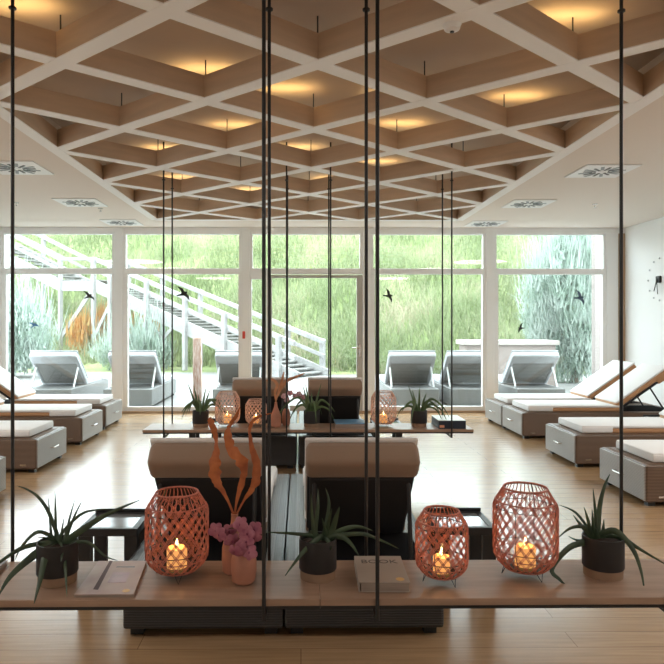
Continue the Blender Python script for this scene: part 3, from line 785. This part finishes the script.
plant(57.5,2.51,.078,.155,'potted aloe with long arching leaves at the left end of the near shelf',[
 ([(58,538),(48.5,512),(38,497),(26,489),(17,486)],4.5,.05),
 ([(56,536),(55.5,512),(55,491)],3.5,-.02),([(51,533),(49.5,512),(48,497)],3,.08),
 ([(65,537),(70,517),(75,499)],3,.05),([(67,536),(75,515),(82,501)],3,-.03),
 ([(61,535),(80,515),(97,510),(114,509)],3.5,.1),([(67,541),(91,524),(112,512),(140,500)],7,-.05),
 ([(72,543),(89,543),(105,556),(118,561)],4,-.06),([(54,539),(38,532),(22,546),(15,560)],4.5,-.05),
 ([(53,543),(25,547),(0,562),(-15,575)],5.5,.0),([(53,543),(32,557),(10,577),(-4,600)],9,-.16),
 ([(57,547),(46,556),(40,581),(34,604)],9,-.19),([(63,545),(65.4,570),(67,598)],5,-.17),([(61,536),(64,518)],3,0),
 ([(58,543),(45,538),(37,538)],3,-.08),([(60,545),(62,552),(61,562)],8,-.10)])
plant(317.8,2.54,.0745,.155,'potted aloe standing centrally on the near shelf beside the book',[
 ([(315,533),(318,506),(318,489)],5,.02),([(314,534),(312,515),(311,494)],4.5,-.02),([(325,530),(329,504),(325.5,488)],4.5,.0),
 ([(325,535),(332,508.5)],6.5,-.05),([(331,533),(336,518),(339.5,507)],7,-.03),([(333,535),(348,528),(360,527),(373,531)],6,.05),
 ([(333,537),(361,534),(380,540),(399,549)],5,.03),([(331,538),(342,537),(351,544),(359,556)],7,-.06),
 ([(322,537),(312,544),(300,556),(285,576)],7,-.12),([(316,537),(296,534),(280,533),(264,532)],4,.0),
 ([(325,540),(329,543),(331,550)],7,-.07),([(318,537),(311,532),(306,538)],5,.05),([(326,536),(322,518)],5,-.06)])
plant(603,2.55,.079,.155,'potted aloe with drooping leaves at the right end of the near shelf',[
 ([(598,535),(600,505),(605,485),(610,474)],6,.02),([(597,532),(595,508),(593,488.5)],4.5,-.02),([(592,534),(576,513),(559,505)],3.5,.03),
 ([(592,536),(588,520),(584,507)],4.5,-.03),([(594,532),(592,509)],5,-.05),([(590,536),(580,524),(573,515)],4.5,.02),
 ([(592,536),(584,527),(570,528.5),(557,539)],5.5,.0),([(591,542),(569.5,547.5),(552,569),(560,580),(568.5,588)],7,-.10),
 ([(600,536),(615,531),(632,548),(641,571),(645,595)],7,-.12),([(605,536),(622,538),(641,550),(675,570)],6,.04),
 ([(603,534),(604,519)],5,0),([(588,541),(576,540),(568,536)],3,-.03),([(597,540),(596,528)],9,-.04),([(606,540),(612,548)],5,-.02)])
def rplants(px,seed,label):
    rd=random.Random(seed); Y=6.2; x=at(px,400,Y).x
    t=thing('potted_aloe',label,'potted plant',(x,Y,ZS+.0005),group='spiky potted aloes'); pot_parts(t,.078,.155)
    mb=MB(); n=13
    for k in range(n):
        a=k*2.4+rd.random(); up=rd.random(); L=.14+.12*rd.random()
        dx,dy=math.cos(a),math.sin(a)*.8
        if k%3==0: P=[(0.02*dx,.02*dy,.13),(.3*L*dx,.3*L*dy,.15+L*.55),(.5*L*dx,.5*L*dy,.15+L*1.1)]
        else: P=[(0.02*dx,.02*dy,.13),(.5*L*dx,.5*L*dy,.16+L*.42*(.4+up)),(1.0*L*dx,L*dy,.16+L*.3*up),(1.3*L*dx,1.3*L*dy,.15-L*.5+L*.5*up)]
        m=len(P); W=[.026]+[.028*(1-(i/(m-1))**1.7*.92) for i in range(1,m)]
        mb.blade(P,W,.38,N=(-dx*.3,-.8,.3))
    mb.build('foliage',M['aloe_l'],t,True)
rplants(200.6,3,'potted aloe at the left end of the far shelf beside a rope lantern')
rplants(311.6,5,'potted aloe on the far shelf between the vases and the blue magazine')
rplants(419,8,'potted aloe on the far shelf beside the navy box')

# ------------------------------------------------------------------ vases, leaves, orchids
def vase(x,y,prof,label,scale=1):
    o=MB().lathe([(r*scale,z*scale) for r,z in prof],36).build('vase',M['peach'],None,True,(x,y,ZS+.0005))
    tag(o,label,'vase',group='peach ceramic vases'); return o
BOT=[(.040,0),(.049,.008),(.052,.05),(.051,.10),(.042,.135),(.026,.17),(.016,.20),(.013,.225),(.015,.235),(.010,.236),(.009,.21),(.001,.20)]
RND=[(.032,0),(.044,.010),(.0495,.05),(.0495,.085),(.044,.115),(.032,.136),(.024,.142),(.020,.14),(.018,.12),(.001,.115)]
vase(-.268,2.59,BOT,'tall peach bottle vase on the near shelf holding the dried orange leaves')
vase(-.222,2.485,RND,'round peach vase on the near shelf in front of the bottle vase, under the orchid')
vase(-.242,6.17,BOT,'tall peach bottle vase on the far shelf beside the small backlit lantern')
vase(-.145,6.26,[(r*.82,z*1.15) for r,z in RND],'small round vase on the far shelf just right of the bottle vase')
def dried(Y,base,leaves,label,m):
    t=thing('dried_leaf_spray',label,'dried leaves',tuple(base))
    for pts,ws,tw in leaves:
        P=[at(a,b,Y+dy)-Vector(base) for a,b,dy in pts]
        MB().blade(P,[w*Y/F for w in ws],.10,twist=tw,n=8,jit=.2).build('leaf',m,t,True)
    return t
vb=Vector((-.268,2.59,ZS+.16))
root=(at(234.5,528,2.59).x+0,)
bpx=(301+(-.268)*F/2.59)
st0=[(bpx,538,0),(bpx,520,0)]
dried(2.59,vb,[
 (st0+[(229,503,0),(222.5,491,0),(216,480,0),(214.5,467,0),(216,455,0),(216.5,442,0),(214,430,0),(210.5,421,0),(211,417,0)],[2.2,2.2,2.4,4.5,11,12,9,4,7,6,.6],[0,0,0,.2,.3,0,-.3,-.8,.2,.5,.5]),
 (st0+[(236,505,-.01),(240,488,-.01),(244,472,-.02),(240,459,-.03),(231,449,-.01),(228.5,437,0),(229,427,.02),(235,418,.02),(240,407,.02)],[2.2,2.2,2.2,5.5,8,14,10,8.5,5,4,.5],[0,0,0,0,.3,-.5,-.2,.3,.8,.2,0]),
 (st0+[(243,502,.02),(251.5,490,.02),(256.5,478,.02),(256,462,.02),(252,449,.03),(250,436,.03),(250,427,.03),(256,418,.02),(272,413,.02)],[2.2,2.0,2.0,6,9,7.5,6,4,3.4,3,.8],[0,0,0,.3,0,.3,-.2,-.6,-.2,0,0])],
 'three tall twisted orange dried leaves standing in the near bottle vase',M['dryleaf'])
vb2=Vector((-.242,6.17,ZS+.16)); bx=301-.242*F/6.17
dried(6.17,vb2,[
 ([(bx,408,0),(bx,401,0),(278,393,0),(281,385,0),(283,376,0),(284,371,0)],[1.2,1.2,2,3,2,.4],None),
 ([(bx,408,0),(bx,401,0),(280,391,.02),(287,381,.02),(296,377,.02),(305,373,.02)],[1.2,1.2,2,3.4,3,.5],[0,0,0,.3,.5,0]),
 ([(bx,408,0),(bx,401,0),(275,393,.0),(277,384,0),(271,379,0),(266,381,0)],[1.2,1.2,2.4,3,2,.5],None)],
 'tan dried leaves standing in the far bottle vase',M['drystalk'])
def orchid(Y,fl,stems,base,label,r,m):
    t=thing('orchid_spray',label,'orchid',tuple(base)); B=Vector(base)
    for s in stems:
        MB().tube([at(a,b,Y+c)-B for a,b,c in s],.0022 if Y<4 else .003,5).build('stem',M['stem'],t,True)
    rd=random.Random(4)
    for (a,b,dy) in fl:
        c=at(a,b,Y+dy)-B
        tilt=Matrix.Rotation(rd.uniform(-.6,.6),4,'Z')@Matrix.Rotation(rd.uniform(-.5,.5),4,'X')
        T=Matrix.Translation(c)@tilt
        mb=MB(); 
        for k in range(5):
            an=2*math.pi*k/5+math.pi/2; big=1.0 if k in (1,4) else .82
            mx=T@Matrix.Rotation(an,4,'Y')@Matrix.Translation((r*.55,-.001*k,0))@Matrix.Rotation(.25,4,'Z')
            mb.ell((0,0,0),(r*.60*big,r*.07,r*.54*big),0,mx,n=12,m=6)
        fo=mb.build('flower',m,t,True)
        mb=MB(); mb.ell((0,0,0),(r*.16,r*.22,r*.2),0,T@Matrix.Translation((0,-r*.16,-r*.1)),n=8,m=5); mb.build('flower_lip',M['petal_c'],fo,True)
orchid(2.47,[(240.5,524,-.02),(255,529,.0),(220,534,.0),(232,540,-.02),(246,541,-.04),(216,530,.02),(250,552,-.055),(236,551,-.05),(229,530,.01),(247,533,-.03),(241,549,-.045),(254,537,-.01)],
 [[(244,553,.015),(243,543,.01),(240,530,.0),(232,528,.0),(218,531,.01)],[(244,553,.015),(247,540,0),(251,530,0),(256,528,0)]],(-.222,2.485,ZS+.13),
 'mauve orchid blossoms drooping over the near round vase',.030,M['petal'])
orchid(6.26,[(284,396,-.03),(290,393,0),(295,396,0),(287,400,-.04),(299,394,.02),(303,397,.02)],[[(285.5,410,0),(286,400,0),(291,394,0),(303,397,.02),(307,399,.02)]],(-.145,6.26,ZS+.13),
 'pale pink orchid sprig in the far round vase',.030,M['petal_w'])

# ------------------------------------------------------------------ books
def prism(pts,z0,z1):
    n=len(pts); mb=MB()
    mb.add([(x,y,z0) for x,y in pts]+[(x,y,z1) for x,y in pts],[tuple(range(n-1,-1,-1)),tuple(range(n,2*n))]+[(i,(i+1)%n,n+(i+1)%n,n+i) for i in range(n)])
    return mb
t=thing('hardback_book','thick taupe hardback book lying on the near shelf beside the central aloe','book',(.315,2.525,ZS+.0005),R(-1))
MB().box(-.088,.092,-.131,.131,.003,.034).build('pages',M['paper'],t)
cv=MB().box(-.096,.096,-.135,.135,0,.003).box(-.096,.096,-.135,.135,.034,.037).box(-.096,-.0925,-.135,.135,.003,.034)
cv.build('cover',M['bookcover'],t)
def text(s,size,loc,m,parent,rot=(0,0,0),name='title',ext=.0004):
    c=bpy.data.curves.new(name,'FONT'); c.body=s; c.size=size; c.extrude=ext; c.align_x='CENTER'
    o=bpy.data.objects.new(name,c); C.objects.link(o)
    dg=bpy.context.evaluated_depsgraph_get(); me=bpy.data.meshes.new_from_object(o.evaluated_get(dg))
    bpy.data.objects.remove(o); me.materials.clear(); me.materials.append(m)
    o=bpy.data.objects.new(name,me); C.objects.link(o); o.parent=parent; o.location=loc; o.rotation_euler=rot
    return o
text('BOOK',.052,(0.0,.055,.0375),M['ink'],t)
MB().lathe([(.016,.037),(.016,.0378)],24,(.062,-.105,0)).build('gold_sticker',M['gold'],t)
# magazine
t=thing('magazine','glossy magazine with a pinkish cover lying on the near shelf left of the lantern','magazine',(-.732,2.52,ZS+.0005))
q=[(-.10,-.165),(.118,-.165),(.085,.165),(-.115,.165)]
prism(q,.0,.0095).build('pages',M['paper'],t); prism(q,.0097,.0115).build('cover',M['mag'],t)
prism([(-.045,-.12),(-.025,-.125),(-.055,.165),(-.068,.165)],.0116,.012).build('cover_stripe',M['mag_dark'],t)
prism([(-.01,-.06),(.06,-.06),(.05,.04),(-.018,.04)],.0116,.012).build('cover_picture',M['mag_pink'],t)
text('JOURNAL',.022,(.015,.085,.0117),M['mag_grey'],t) if False else prism([(-.02,.09),(.055,.09),(.053,.105),(-.02,.105)],.0116,.012).build('title_band',M['mag_grey'],t)
MB().lathe([(.014,.0116),(.014,.0124)],20,(.082,-.135,0)).build('round_sticker',M['gold'],t)
t=thing('magazine','stack-edge grey glossy magazine cut off at the far left of the near shelf','magazine',(-1.315,2.53,ZS+.0005),R(4))
MB().box(-.10,.10,-.14,.14,0,.016).build('pages',M['paper'],t); MB().box(-.102,.102,-.142,.142,.0162,.019,bev=.0008,seg=1).build('cover',M['mag_grey'],t)
# far shelf blue magazines
t=thing('magazine','blue magazine lying uppermost of the pair on the far shelf','magazine',(.472,6.19,ZS+.0285),R(2),'magazines on the far shelf')
MB().box(-.145,.145,-.12,.12,0,.012).build('pages',M['paper'],t); MB().box(-.147,.147,-.122,.122,.0122,.024,bev=.003).build('cover',M['blue'],t)
t=thing('magazine','beige magazine lying under the blue one on the far shelf','magazine',(.472,6.19,ZS+.0005),R(-1),'magazines on the far shelf')
MB().box(-.142,.142,-.12,.12,.003,.023).build('pages',M['paper'],t); MB().box(-.145,.145,-.123,.123,0,.0028).box(-.145,.145,-.123,.123,.0232,.0275).build('cover',M['mag'],t)
t=thing('box_set','navy boxed book with pale top at the right end of the far shelf','book',(1.43,6.2,ZS+.0005))
MB().box(-.128,.128,-.165,.17,0,.076).build('case',M['navy'],t); MB().box(-.129,.129,-.166,.171,.0762,.081).build('pale_lid',M['paleface'],t)
MB().box(-.12,-.075,-.1665,-.165,.012,.036).build('orange_print',M['orange'],t)

# ------------------------------------------------------------------ lights
wd=bpy.data.worlds.new('world'); bpy.context.scene.world=wd; wd.use_nodes=True
bg=wd.node_tree.nodes['Background']; bg.inputs[0].default_value=(.86,.94,1.0,1); bg.inputs[1].default_value=4.1
# daylight portal in the window wall
pd=bpy.data.lights.new('window_portal','AREA'); pd.shape='RECTANGLE'; pd.size=10.1; pd.size_y=2.9; pd.cycles.is_portal=True
po=bpy.data.objects.new('window_portal',pd); C.objects.link(po); po.location=(.1,YF+.2,1.48); po.rotation_euler=(R(-90),0,0)
WARM=(1.0,.68,.27)
def uplight(x,y,e,sx=.34):
    d=bpy.data.lights.new('cove_light','AREA'); d.shape='RECTANGLE'; d.size=sx; d.size_y=.06; d.energy=e; d.color=WARM
    o=bpy.data.objects.new('cove_light',d); C.objects.link(o); o.location=(x,y,ZL+HB+.012); o.rotation_euler=(R(180),0,0)
for px,py in ((205,69),(233,125),(287,88),(164,148),(179,177),(251,189),(20,6),(568,14),(518,95),(401,123),(380,161),(300,147),(395,93),(330,178)):
    Y=F*(ZR-CAMZ)/(CY-py); p=at(px,py,Y); uplight(p.x,p.y,.26)
def down(x,y,e,col=(1,.80,.62),s=.25):  # added fill disk below the ceiling, no such lamp known
    d=bpy.data.lights.new('room_fill','AREA'); d.shape='DISK'; d.size=s; d.energy=e; d.color=col
    o=bpy.data.objects.new('room_fill',d); C.objects.link(o); o.location=(x,y,H-.03)
for x,y,e in ((-3.0,-1.2,16),(3.1,-1.2,16),(-3.6,2.6,16),(3.8,2.6,16),(-4.1,4.9,16),(4.5,4.9,16)): down(x,y,e,(1,.94,.88),1.3)

sc=bpy.context.scene
sc.view_settings.view_transform='Standard'; sc.view_settings.look='None'; sc.view_settings.gamma=1; sc.view_settings.use_curve_mapping=False
sc.view_settings.exposure=1.3
